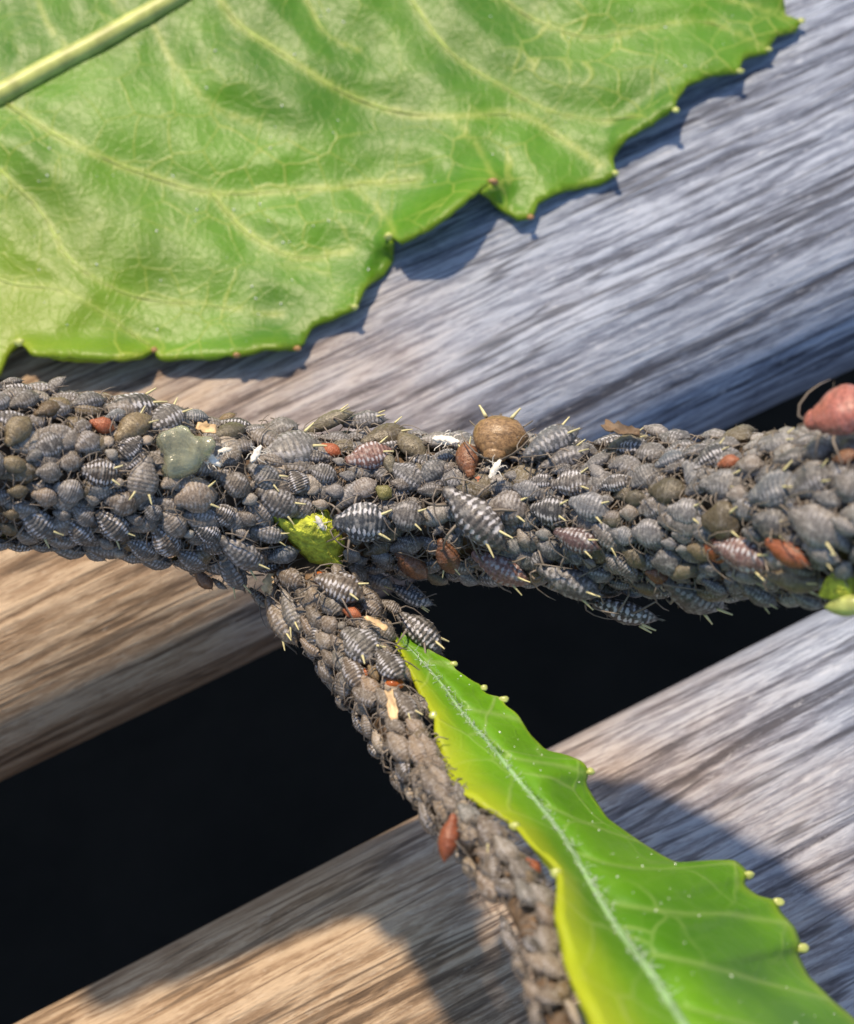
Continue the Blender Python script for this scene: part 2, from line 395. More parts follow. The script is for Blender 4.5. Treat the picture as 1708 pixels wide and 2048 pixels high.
# second sliver of green near the far end of the stem
for (x0, y0, x1, y1, r, mt) in [(1640, 1190, 1730, 1150, 0.55, M_BUD), (1650, 1215, 1740, 1205, 0.38, M_GLAND)]:
    a = at(x0, y0, 25.5); b = at(x1, y1, 26.5)
    pts = [a + (b - a) * k / 8 for k in range(9)]; rr = [r * math.sin(math.pi * min(0.97, (k + 0.4) / 9)) for k in range(9)]
    v, f = tube(pts, rr, 10); obj('bud_scale', mesh('bud_scale', np.array(v) - ORG, f, mt), plant)

# the young folded leaf
LFT = [(783, 1266), (800, 1300), (814, 1335), (835, 1385), (852, 1415), (868, 1432), (868, 1470), (876, 1503), (890, 1550), (905, 1582), (930, 1590), (962, 1618), (1000, 1637), (1028, 1652),
       (1057, 1689), (1090, 1722), (1112, 1745), (1112, 1790), (1108, 1834), (1127, 1928), (1165, 2023), (1215, 2150)]
MID = [(792, 1270), (845, 1323), (886, 1370), (924, 1427), (981, 1490), (1029, 1553), (1076, 1607), (1133, 1683), (1184, 1777), (1231, 1857), (1297, 1943), (1363, 2047), (1430, 2150)]
RGT = [(801, 1264), (877, 1310), (896, 1318), (908, 1327), (905, 1334), (950, 1365), (966, 1370), (964, 1381), (975, 1389), (1006, 1394), (1006, 1407), (1035, 1427), (1060, 1468), (1092, 1500), (1133, 1509), (1166, 1522),
       (1180, 1544), (1171, 1566), (1190, 1598), (1215, 1636), (1266, 1673), (1326, 1711), (1354, 1725), (1420, 1720), (1472, 1719), (1498, 1744), (1487, 1768), (1515, 1791), (1553, 1799), (1562, 1824), (1590, 1853),
       (1604, 1890), (1595, 1905), (1619, 1952), (1666, 1999), (1710, 2037), (1800, 2130)]
NR, NL_, NRr = 190, 14, 34
def arc(P, n):
    P = np.asarray(P, float); d = np.r_[0, np.cumsum(np.hypot(*np.diff(P, axis=0).T))]; t = np.linspace(0, d[-1], n)
    return np.stack([np.interp(t, d, P[:, 0]), np.interp(t, d, P[:, 1])], 1)
Lc, Mc, Rc = arc(LFT, NR), arc(MID, NR), arc(RGT, NR)
def smooth1(a, k):
    ker = np.ones(k) / k; pad = np.r_[np.repeat(a[:1], k // 2, 0), a, np.repeat(a[-1:], k // 2, 0)]
    return np.stack([np.convolve(pad[:, i], ker, 'valid') for i in range(a.shape[1])], 1)[:len(a)]
Lc, Mc, Rc = smooth1(Lc, 3), smooth1(Mc, 15), smooth1(Rc, 3)
tt = np.linspace(0, 1, NR)
zm = np.interp(Mc[:, 1], [1260, 1420, 1600, 1780, 1950, 2150], [15.8, 17.6, 20.6, 24.0, 27.3, 31.0])
rise = np.interp(tt, [0, .08, .3, .6, 1], [0.1, 0.6, 1.5, 2.4, 3.2]); drop = np.interp(tt, [0, .15, .4, .7, 1], [0, 0.4, 2.0, 6.0, 9.0])
V, vein, edge = [], [], []
latpx = []
for k in range(9):                                        # side veins run from the midrib out and forward to the teeth
    i0 = int(12 + k * 21)
    if i0 < NR: latpx.append((i0, min(NR - 1, i0 + 2 + int(5 * k / 4))))
for i in range(NR):
    for j in range(NL_ + 1 + NRr):
        if j <= NL_:
            s = 1 - j / NL_; q = Mc[i] + (Lc[i] - Mc[i]) * s
            z = zm[i] + rise[i] * s ** 0.8 - 0.5 * rise[i] * max(0, s - 0.86) / 0.14 * 0.5
            z += 0.28 * math.sin(i * 0.21) * s * min(1, tt[i] * 5); ev = 0.25 * s + 0.75 * max(0, (s - 0.30) / 0.70)
            vv = math.exp(-(s * np.linalg.norm(Lc[i] - Mc[i]) / 7) ** 2) * 0.5
        else:
            s = (j - NL_) / NRr; q = Mc[i] + (Rc[i] - Mc[i]) * s
            wob = 0.30 * math.sin(i * 0.30 + 2 * s) * s * min(1, tt[i] * 4)
            z = zm[i] + 0.55 * rise[i] * math.sin(math.pi * min(1, s * 1.3)) * (1 - s) - drop[i] * s ** 1.4 + wob
            ev = max(0, (s - 0.93) / 0.07) * 0.35
            dl = min((abs((i - a) - (b - a) * s * 3.0) * 6.0 for a, b in latpx), default=99)
            vv = max(math.exp(-(s * np.linalg.norm(Rc[i] - Mc[i]) / 9) ** 2) * 0.4, 0.75 * math.exp(-(dl / 6.5) ** 2) * min(1, s * 8))
            z -= 0.16 * math.exp(-(dl / 14) ** 2) * min(1, tt[i] * 3)
        V.append(at(q[0], q[1], z) - ORG); vein.append(vv); edge.append(ev)
W = NL_ + 1 + NRr
F = [(i*W+j, (i+1)*W+j, (i+1)*W+j+1, i*W+j+1) for i in range(NR-1) for j in range(W-1)]
F = [tuple(x) for x in F]
V = np.array(V)
lm = mesh('young_leaf', V, F, M_LEAF2, attr={'vein': vein, 'edge': edge})
young = obj('young_leaf', lm, plant); young['label'] = 'folded bright green young leaf with yellow edge'
so = young.modifiers.new('thickness', 'SOLIDIFY'); so.thickness = 0.22 * S; so.offset = -1
G = V.reshape(NR, W, 3)
# glands on its teeth
def blob(c, r, mt, name, parent, sq=(1, 1, 1), seed=0, seg=10):
    bm = bmesh.new(); bmesh.ops.create_uvsphere(bm, u_segments=seg, v_segments=max(6, seg - 3), radius=1)
    rr = random.Random(seed)
    ph = [rr.uniform(0, 6) for _ in range(3)]
    for w_ in bm.verts:
        k = 1 + 0.10 * math.sin(3 * w_.co.x + ph[0]) + 0.10 * math.sin(4 * w_.co.y + ph[1]) + 0.08 * math.sin(5 * w_.co.z + ph[2])
        w_.co = Vector((w_.co.x * sq[0] * k, w_.co.y * sq[1] * k, w_.co.z * sq[2] * k)) * r * S
    me = bpy.data.meshes.new(name); bm.to_mesh(me); bm.free(); me.materials.append(mt)
    for p_ in me.polygons: p_.use_smooth = True
    return obj(name, me, parent, c)
for n_, (x, y) in enumerate([(905, 1327), (963, 1375), (1005, 1399), (1176, 1546), (1495, 1747), (1553, 1806), (1600, 1893)]):
    i = int(np.argmin(np.hypot(Rc[:, 0] - x, Rc[:, 1] - y)))
    blob(G[i, -1] + np.array([0.05, 0, 0]), 0.10 + 0.010 * n_, M_GLAND, 'tooth_gland', young, (1.5, 1, 0.8), n_)
for n_, (x, y) in enumerate([(868, 1432), (905, 1582), (1028, 1652), (1112, 1745)]):
    i = int(np.argmin(np.hypot(Lc[:, 0] - x, Lc[:, 1] - y)))
    blob(G[i, 0], 0.17, M_GLAND, 'tooth_gland', young, (1, 1, 0.9), n_ + 20)
# pale rib and its hairs
rp = G[4:, NL_] + np.array([0, 0, 0.02])
v, f = tube(rp, np.linspace(0.03, 0.20, len(rp)), 8)
obj('midrib', mesh('midrib', v, f, plain('young_rib', (0.20, 0.34, 0.15), 0.45, 0.25, 900)), young)
HV, HF = [], []
for i in range(800):
    k = random.random() ** 0.8 * (NR - 30); i0 = int(k) + 3
    j = NL_ + random.choice([-1, 0, 0, 1, 1, 2]); p0 = G[min(i0, NR-1), j] + RNG.normal(0, 0.06, 3)
    d = RNG.normal(0, 1, 3) + np.array([0.2, -0.5, 1.2]); d /= np.linalg.norm(d); e = np.cross(d, RNG.normal(0, 1, 3))
    L = random.uniform(0.12, 0.42); pts = [p0 + d * L * s + e * 0.25 * L * s * s for s in (0, .35, .7, 1)]
    a, b = tube(pts, [0.010, 0.009, 0.007, 0.003], 3, True, len(HV)); HV += list(a); HF += b
o = obj('rib_hair', mesh('rib_hair', HV, HF, M_HAIR), young); o['kind'] = 'stuff'
DV, DF = [], []
for i in range(70):
    i0 = random.randint(20, NR - 2); j = NL_ + 3 + int(random.random() * (NRr - 5)); p0 = G[i0, j] + np.array([0, 0, 0.02])
    r = random.choice([0.012, 0.018, 0.018, 0.03]); dd = RNG.normal(0, 1, 3); dd /= np.linalg.norm(dd)
    a, b = tube([p0 - dd * r * 1.6, p0 - dd * r, p0, p0 + dd * r, p0 + dd * r * 1.6], [0.1*r, .7*r, r, .7*r, 0.1*r], 5, True, len(DV)); DV += list(a); DF += b
o = obj('pale_speck', mesh('pale_speck', DV, DF, M_DEW), young); o['kind'] = 'stuff'

# ------------------------------------------------------------------ the broad leaf lying over the board
BL = [(1568, -5), (1571, 30), (1603, 42), (1594, 58), (1556, 68), (1541, 92), (1536, 104), (1500, 110), (1486, 118), (1481, 142), (1450, 148), (1411, 154), (1374, 170), (1353, 197), (1351, 220), (1305, 250), (1252, 276),
      (1225, 314), (1231, 346), (1199, 367), (1119, 383), (1076, 404), (1061, 434), (1034, 433), (997, 411), (962, 384), (985, 363), (950, 386), (917, 409), (853, 461), (800, 486), (778, 472), (786, 520), (768, 548),
      (728, 575), (710, 614), (665, 634), (622, 655), (612, 684), (594, 697), (530, 692), (474, 710), (420, 721), (322, 716), (308, 698), (280, 710), (200, 726), (125, 723), (70, 710), (38, 684), (22, 696), (0, 742),
      (-40, 800), (-150, 790), (-300, 600), (-350, 200), (-250, -200), (200, -380), (800, -400), (1300, -280), (1530, -110)]
TEETH = [(1603, 42), (1538, 99), (1481, 142), (1351, 220), (1231, 346), (1061, 434), (985, 363), (778, 472), (710, 614), (594, 697), (474, 710), (308, 700), (38, 685)]
VEINS = [[(-120, 250), (0, 190), (100, 135), (190, 88), (260, 48), (345, 0), (430, -55), (800, -330)],
         [(10, 205), (120, 275), (280, 345), (430, 388), (560, 382), (700, 370), (840, 358)], [(425, 388), (500, 470), (600, 515), (705, 500)],
         [(420, -40), (470, 45), (540, 90), (620, 145), (690, 187), (800, 226), (900, 232), (1050, 232), (1120, 275), (1200, 330)],
         [(560, -130), (620, 10), (655, 70), (720, 100)], [(760, -120), (850, 40), (905, 110), (1000, 170), (1080, 215), (1200, 240), (1310, 225)],
         [(950, -120), (1010, 0), (1090, 50), (1170, 75), (1300, 55), (1400, 40), (1530, 95)], [(1150, -160), (1280, -40), (1420, -10), (1580, 35)],
         [(0, 340), (80, 420), (140, 520), (260, 590), (420, 610), (560, 630)], [(-100, 420), (0, 560), (120, 580), (300, 690)],
         [(150, 110), (90, 40), (70, -40)], [(260, 48), (220, -20), (215, -90)], [(20, 185), (-20, 110), (-30, 40)],
         [(300, 40), (350, 130), (440, 220), (520, 250)], [(700, 370), (760, 420), (790, 470)], [(900, 232), (960, 300), (1000, 380)]]
bnd = resample(BL + [BL[0]], 9)[:-1]; bnd = bnd + np.stack([2.0 * vnoise(bnd[:, 0] / 14, bnd[:, 1] / 14, 5), 2.0 * vnoise(bnd[:, 0] / 14, bnd[:, 1] / 14, 6)], 1)
gx, gy = np.meshgrid(np.arange(-345, 1605, 11.0), np.arange(-395, 800, 11.0)); gx = gx + (np.arange(gx.shape[0]) % 2)[:, None] * 5.5
gx, gy = gx.ravel() + RNG.uniform(-2, 2, gx.size), gy.ravel() + RNG.uniform(-2, 2, gy.size)
def inside(px, py, poly):
    r = np.zeros(len(px), bool); n = len(poly)
    for i in range(n):
        x0, y0 = poly[i]; x1, y1 = poly[(i + 1) % n]
        c = ((y0 > py) != (y1 > py)); r ^= c & (px < (x1 - x0) * (py - y0) / (y1 - y0 + 1e-12) + x0)
    return r
bloop = np.r_[bnd, bnd[:1]]
ok = inside(gx, gy, bnd) & (seg_dist(gx, gy, bloop) > 6); gx, gy = gx[ok], gy[ok]
allp = [Vector(p) for p in bnd] + [Vector((a, b)) for a, b in zip(gx, gy)]
nb = len(bnd); res = delaunay_2d_cdt(allp, [], [list(range(nb))], 1, 1e-4)
pv = np.array([tuple(p) for p in res[0]]); pf = [tuple(x) for x in res[2]]
X, Y = pv[:, 0], pv[:, 1]
dedge = seg_dist(X, Y, bloop); dv = np.full(len(X), 1e9); wv = np.zeros(len(X))
for i, vn_ in enumerate(VEINS):
    d = seg_dist(X, Y, resample(catmull(vn_, 24), 8)); dv = np.minimum(dv, d)
    wv = np.maximum(wv, (0.95 if i < 4 else 0.7) * np.exp(-(d / (6.5 if i < 4 else 4.5)) ** 2))
Z = 0.62 + 0.0004 * (700 - X).clip(0, 900) + 0.20 * np.sin(X / 210 + Y / 260) + 0.28 * vnoise(X / 150, Y / 150, 9) + 0.07 * vnoise(X / 55, Y / 55, 10)
Z += 0.30 * (1 - np.exp(-(dv / 55) ** 2)) + 0.012 * vnoise(X / 16, Y / 16, 12)
curl = np.exp(-dedge / 28)
Z += curl * 0.45 * vnoise(X / 90, Y / 90, 14)
def lift_near(a, b, rad, amt):
    global Z
    Z = Z + amt * np.exp(-(seg_dist(X, Y, [a, b]) / rad) ** 2)
lift_near((975, 368), (800, 484), 34, 1.3); lift_near((1055, 430), (1010, 415), 40, -0.35); lift_near((780, 520), (770, 545), 26, -0.8)
lift_near((300, 715), (60, 705), 22, 0.9); lift_near((1340, 215), (1250, 275), 26, 0.7); lift_near((560, 695), (340, 715), 18, 0.5)
Z = Z.clip(0.3, 9)
for it in range(2):                                          # ease the steps
    pass
P3 = at_arr(X, Y, Z)
lorg = at(600, 300, 3.0)
ym = np.interp(X, [-350, 0, 345, 800], [370, 190, 0, -330])
edgea = np.exp(-dedge / 9) * 0.45 + 0.55 * np.exp(-((X + 20) / 330) ** 2) * np.clip((Y - 250) / 350, 0, 1)
bl = obj('broad_leaf', None, None, lorg); tag(bl, 'broad glossy green serrated leaf hovering over the upper weathered board', 'leaf')
me = mesh('blade', P3 - lorg, pf, M_LEAF, attr={'vein': wv, 'edge': np.clip(edgea, 0, 1)})
bm = bmesh.new(); bm.from_mesh(me); bmesh.ops.recalc_face_normals(bm, faces=bm.faces)
if sum(fc.normal.z for fc in bm.faces) < 0: bmesh.ops.reverse_faces(bm, faces=bm.faces)
bm.to_mesh(me); bm.free()
blade = obj('blade', me, bl); so = blade.modifiers.new('thickness', 'SOLIDIFY'); so.thickness = 0.25 * S; so.offset = -1
def leaf_z(x, y): return float(Z[np.argmin((X - x) ** 2 + (Y - y) ** 2)])
mr = catmull(VEINS[0], 60); mp = np.array([at(x, y, leaf_z(x, y) + 0.05) for x, y in mr])
for _ in range(3): mp[1:-1] = (mp[:-2] + 2 * mp[1:-1] + mp[2:]) / 4
v, f = tube(mp, np.linspace(0.62, 0.44, len(mp)), 14); obj('midrib', mesh('midrib', np.array(v) - lorg, f, M_MIDRIB), bl)
for i, vn_ in enumerate(VEINS[1:10]):
    q = catmull(vn_, 40); vp = np.array([at(x, y, leaf_z(x, y)) for x, y in q])
    for _ in range(4): vp[1:-1] = (vp[:-2] + 2 * vp[1:-1] + vp[2:]) / 4
    vp[:, 2] -= 0.01
    v, f = tube(vp, np.linspace(0.085, 0.02, len(vp)), 6); obj('side_vein', mesh('side_vein', np.array(v) - lorg, f, M_VEIN), bl)
for i, (x, y) in enumerate(TEETH):
    p = at(x, y, leaf_z(x, y) + 0.05) - lorg
    blob(p, 0.17 if i not in (6, 7, 12) else 0.24, M_GLANDB if i in (5, 6, 9, 10, 11) else M_GLAND, 'tooth_gland', bl, (1.2, 0.9, 0.8), 40 + i)
DV, DF = [], []
for i in range(150):
    k = random.randrange(len(X))
    if dedge[k] < 15 or X[k] < -20 or Y[k] < -20: continue
    p0 = P3[k] - lorg + np.array([0, 0, 0.03]); r = random.choice([0.02, 0.03, 0.045]); dd = RNG.normal(0, 1, 3); dd[2] *= .3; dd /= np.linalg.norm(dd)
    a, b = tube([p0 - dd * r * 1.8, p0 - dd * r, p0, p0 + dd * r, p0 + dd * r * 1.8], [0.1*r, .7*r, r, .7*r, 0.1*r], 5, True, len(DV)); DV += list(a); DF += b
o = obj('pale_speck', mesh('pale_speck', DV, DF, M_DEW), bl); o['kind'] = 'stuff'

# ------------------------------------------------------------------ aphid meshes (unit: body length 1 mm, head towards +X, back towards +Z)
UU = [0, .025, .06, .12, .2, .32, .45, .58, .68, .77, .85, .91, .96, .99, 1.0]
WW = [.012, .032, .075, .150, .225, .285, .305, .285, .240, .185, .140, .120, .098, .055, .01]
HH = [.010, .035, .085, .160, .240, .315, .345, .325, .285, .235, .190, .160, .125, .075, .02]
def body_mesh(name, mat, fat=1.0, tall=1.0, bend=0.0, seed=0, nu=46, nv=16, bristle=40, ridge=0.028, with_legs=False):
    r = random.Random(seed); V, F, UVs, fm = [], [], [], []
    us = np.linspace(0, 1, nu)
    us = 0.5 * us + 0.5 * (0.5 - 0.5 * np.cos(us * math.pi))
    for u in us:
        w = np.interp(u, UU, WW) * fat; h = np.interp(u, UU, HH) * tall
        rg = 1 + ridge * -math.cos(2 * math.pi * 12 * u) * min(1, 6 * u) * min(1, 5 * (1 - u))
        if 0.82 < u < 0.87: rg *= 0.92
        y0 = bend * math.sin(math.pi * u); x = u - 0.5
        for k in range(nv):
            th = 2 * math.pi * k / nv
            s_, c_ = math.sin(th), math.cos(th)
            yy = w * math.copysign(abs(s_) ** 0.85, s_); zz = (h * 0.72 if c_ > 0 else h * 0.36) * c_
            lump = 1 + 0.03 * math.sin(5 * th + 9 * u + seed) + 0.02 * math.sin(23 * u + 2 * th + seed)
            V.append((x, y0 + yy * rg * lump, 0.13 * tall + zz * rg * lump)); UVs.append((u, abs(((th + math.pi) % (2 * math.pi)) - math.pi) / math.pi))
    for i in range(nu - 1):
        for k in range(nv): F.append((i*nv+k, i*nv+(k+1) % nv, (i+1)*nv+(k+1) % nv, (i+1)*nv+k)); fm.append(0)
    F.append(tuple(range(nv))[::-1]); F.append(tuple((nu-1)*nv+k for k in range(nv))); fm += [0, 0]
    for _ in range(bristle):                                  # short stiff hairs, thickest towards the tail and the rim
        u = r.random() ** 1.6; i = min(nu - 2, int(u * nu)); k = r.randrange(nv); p = np.array(V[i * nv + k])
        c = np.array([V[i*nv][0], bend * math.sin(math.pi * us[i]), 0.13 * tall]); d = p - c; d[0] -= 0.10; d /= np.linalg.norm(d) + 1e-9
        e = np.cross(d, [0.3, 0.5, 0.8]); e /= np.linalg.norm(e); b0 = len(V); L = r.uniform(.05, .10); q = 0.006
        V += [tuple(p + e * q), tuple(p - e * q), tuple(p + np.cross(d, e) * q * 1.4), tuple(p + d * L)]; UVs += [(0.02, .5)] * 4
        F += [(b0, b0+1, b0+3), (b0+1, b0+2, b0+3), (b0+2, b0, b0+3)]; fm += [1, 1, 1]
    if with_legs:
        for pr in (0, 1, 2):
            for sd in (-1, 1):
                v, f = leg_geo(pr, sd, 4, len(V), r.uniform(-.06, .06)); V += [tuple(x) for x in v]; UVs += [(0, 0)] * len(v); F += f; fm += [1] * len(f)
    return mesh(name, V, F, [mat, M_LEG], uv=UVs, fmat=fm)
def leg_geo(pair, side, n=5, off=0, j=0.0):
    hx = (0.30, 0.18, 0.06)[pair]; kx = (0.44, 0.20, -0.16)[pair] + j; tx = (0.62, 0.16, -0.46)[pair] + j
    ky = (0.27, 0.42, 0.36)[pair]; ty = (0.40, 0.66, 0.60)[pair]
    pts = [(hx, .07, .04), ((hx + kx) / 2, (0.07 + ky) / 2, .13), (kx, ky, .19), ((kx * .5 + tx * .5), (ky * .5 + ty * .5) + .015, .09), (tx, ty, -.03), (tx + (.04 if pair < 2 else -.04), ty + .03, -.04)]
    return tube([(p[0], p[1] * side, p[2]) for p in pts], [.024, .030, .022, .017, .015, .006], n, True, off)
def ant_geo(side):
    pts = [(.46, .05, .16), (.53, .11, .23), (.48, .22, .28), (.34, .33, .30), (.18, .40, .29), (.05, .44, .26)]
    return tube([(p[0], p[1] * side, p[2]) for p in pts], [.018, .015, .013, .011, .009, .004], 5)
def corn_geo(side, big):
    a = np.array([-.27, .135 * side, .28]); d = np.array([-.72, .30 * side, .20]); d /= np.linalg.norm(d); L = .20 * big
    pts = [a + d * L * s + np.array([-.01, .012 * side, -.01]) * s * s for s in (0, .2, .55, .9, 1.0)]
    return tube(pts, [.024, .022, .018, .012, .013], 7)
def eye_geo(side):
    bm = bmesh.new(); bmesh.ops.create_icosphere(bm, subdivisions=1, radius=.022)
    v = [np.array(w.co) + np.array([.405, .125 * side, .17]) for w in bm.verts]; f = [tuple(w.index for w in q.verts) for q in bm.faces]; bm.free(); return v, f
M_EYE = plain('aphid_eye', (0.03, 0.008, 0.006), 0.2, 0.1, 3000, bump=0)
BODY, BODYL = {}, {}
for mn, mt in (('w', M_WAX), ('g', M_GLOSS), ('z', M_SMOOTH), ('q', M_WAX)):
    for i, (fat, tall, bend) in enumerate([(1, 1, 0), (1.0, .95, .03), (1.0, 1.05, -.03), (1, .9, .015), (1, 1.1, -.015)]):
        BODY[mn, i] = body_mesh('aphid_body', mt, fat, tall, bend, i * 7 + 1, ridge={'z': 0.004, 'q': 0.020, 'g': 0.018}.get(mn, 0.028), bristle=12 if mn == 'z' else 40)
        BODYL[mn, i] = body_mesh('aphid', mt, fat, tall * 1.05, bend, i * 7 + 3, 34, 12, 24, 0.02, True)
LEGM = {(p, s): mesh('leg', *leg_geo(p, s), M_LEG) for p in range(3) for s in (-1, 1)}
ANTM = {s: mesh('antenna', *ant_geo(s), M_LEG) for s in (-1, 1)}
CORM = {s: mesh('cornicle', *corn_geo(s, 1.0), M_CORN) for s in (-1, 1)}
EYEM = {s: mesh('eye', *eye_geo(s), M_EYE) for s in (-1, 1)}

# colours: base rgb, stripe strength, gloss
KIND = {'s': ((0.115, 0.110, 0.106), 1.0, 'w'), 'm': ((0.178, 0.171, 0.165), 0.50, 'w'), 'p': ((0.20, 0.185, 0.168), 0.26, 'q'), 'o': ((0.18, 0.145, 0.085), 0.05, 'g'),
        'b': ((0.20, 0.09, 0.045), 0.06, 'g'), 'r': ((0.42, 0.13, 0.055), 0.03, 'z'), 'n': ((0.33, 0.305, 0.265), 0.25, 'q'), 'v': ((0.21, 0.13, 0.125), 0.75, 'w'),
        'y': ((0.34, 0.28, 0.08), 0.05, 'z'), 'k': ((0.38, 0.155, 0.14), 0.08, 'z'), 'u': ((0.29, 0.155, 0.065), 0.0, 'z')}
LOOK = {'s': 'white-beaded dark', 'm': 'faintly ringed grey', 'p': 'plain grey', 'o': 'dark olive glossy', 'b': 'glossy brown', 'r': 'rusty red', 'n': 'pale', 'v': 'purplish beaded'}
MARKS = {'main': [((370, 905), 'near the clear film'), ((70, 950), 'at the stem end before the film'), ((610, 1070), 'beside the bare green patch'), ((545, 860), 'past the clear film'),
                  ((760, 860), 'by the olive upright aphid'), ((1000, 880), 'around the bronze mummy'), ((950, 1050), 'around the largest beaded aphid'), ((1180, 950), 'past the ragged brown scrap'),
                  ((1200, 1130), 'above the hanging beaded aphid'), ((1400, 1000), 'on the scale-like packed stretch'), ((1650, 870), 'near the large pink aphid'), ((1560, 1110), 'near the orange spindle aphid'), ((800, 1110), 'above the fork')],
         'shoot': [((610, 1180), 'at the fork of the side shoot'), ((560, 1240), 'on the outer flank of the side shoot'), ((780, 1230), 'above the young leaf base'), ((750, 1340), 'near the amber drop'), ((830, 1480), 'on the side shoot along the young leaf'), ((900, 1640), 'near the hanging reddish aphid'), ((1010, 1760), 'under the yellow edge of the young leaf')]}
def describe(w, kind, cx, cy, lpx):
    size = 'tiny' if lpx < 42 else 'small' if lpx < 58 else 'mid-sized' if lpx < 78 else 'large'
    where = min(MARKS[w], key=lambda q: math.hypot(q[0][0] - cx, q[0][1] - cy))[1]
    tail = '' if 'stem' in where or 'shoot' in where or 'leaf' in where else (' on the main stem' if w == 'main' else ' on the side shoot')
    return f'{size} {LOOK[kind]} aphid{tail} {where}', f'{size} {LOOK[kind]} aphids {where}'
PLACED = []
def aphid(hx, hy, tx, ty, wr, kind, lift=0.0, label=None, corn=None, which='any', depth=0.0, tall=1.0):
    cx, cy = (hx + tx) / 2, (hy + ty) / 2
    p, n, ax, w = cast(cx, cy, 0.62 - depth + lift, which)
    k = pxmm(p); view = p - EYE; view /= np.linalg.norm(view)
    D = (RIGHT * (hx - tx) - UP * (hy - ty)) / k * (1.0 if label else 1.10); L2 = np.linalg.norm(D)
    n2 = n - 0.25 * view; n2 /= np.linalg.norm(n2)             # bodies lean a little off the bark
    vn = np.dot(view, n2); kk = -np.dot(D, n2) / vn if abs(vn) > 0.25 else 0.0
    kk = max(-0.7 * L2, min(0.7 * L2, kk)); E = D + kk * view; L = min(np.linalg.norm(E), 1.3 * L2)
    Xa = E / np.linalg.norm(E); Za = n2 - Xa * np.dot(n2, Xa); Za /= np.linalg.norm(Za); Ya = np.cross(Za, Xa)
    roll = random.gauss(0, 0.13); Ya, Za = Ya * math.cos(roll) + Za * math.sin(roll), Za * math.cos(roll) - Ya * math.sin(roll)
    loc = p - Za * 0.16 * L
    fatness = wr / 0.60 * (1.0 if label else 1.08)
    Mx = Matrix(((Xa[0], Ya[0], Za[0], loc[0] * S), (Xa[1], Ya[1], Za[1], loc[1] * S), (Xa[2], Ya[2], Za[2], loc[2] * S), (0, 0, 0, 1)))
    base, stripe, gl = KIND[kind]
    jit = random.uniform(0.6, 1.35); hue = random.gauss(0, 0.07)
    col = (base[0] * jit * (1 + hue), base[1] * jit, base[2] * jit * (1 - hue), min(1, stripe * random.uniform(0.75, 1.15)))
    wm = (1, 1, 1) if kind in 'ukrbyv' else (1.08, 0.97, 0.82) if w == 'shoot' else (0.94, 0.99, 1.08) if cx > 650 else (1.04, 1.0, 0.95)  # warm sunlight and cool sky-shade tinted into the body colour by position
    col = (col[0] * wm[0], col[1] * wm[1], col[2] * wm[2], col[3])
    lpx = math.hypot(hx - tx, hy - ty); var = random.randrange(5)
    hgt = L * tall * (0.55 + 0.45 * fatness)
    Sc = Matrix.Diagonal((L, L * fatness, hgt, 1))
    lb, gp = (label, None) if label else describe(w, kind, cx, cy, lpx)
    if lpx < 42:                                                # too small for its parts to show
        o = obj('aphid', BODYL[gl, var]); o.matrix_world = Mx @ Sc; o.color = col; tag(o, lb, 'aphid', gp)
    else:
        o = obj('aphid', None); o.empty_display_size = 0.001; o.matrix_world = Mx; tag(o, lb, 'aphid', gp)
        b = obj('body', BODY[gl, var], o); b.scale = (L, L * fatness, hgt); b.color = col
        ky = L * (0.35 + 0.65 * fatness)
        for (pr, sd), me in LEGM.items():
            q = obj('leg', me, o); q.scale = (L * random.uniform(.7, 1.0), ky * random.uniform(.7, 1.0), L * random.uniform(.7, 1.1)); q.rotation_euler.z = random.gauss(0, 0.12)
        if lpx > 62:
            for sd in (-1, 1):
                q = obj('antenna', ANTM[sd], o); q.scale = (L, ky, hgt); q.rotation_euler.z = random.gauss(0, 0.06)
        if lpx > 110:
            for sd in (-1, 1): obj('eye', EYEM[sd], o).scale = (L, L * fatness, hgt)
        if corn is None: corn = lpx > 72 and kind not in 'n'
        if corn:
            for sd in (-1, 1):
                q = obj('cornicle', CORM[sd], o); q.scale = (L, L * fatness, hgt); q.rotation_euler.x = random.gauss(0, 0.05)
    PLACED.append((cx, cy, lpx * 0.5, lpx * 0.5 * wr, math.atan2(hy - ty, hx - tx)))
    return o

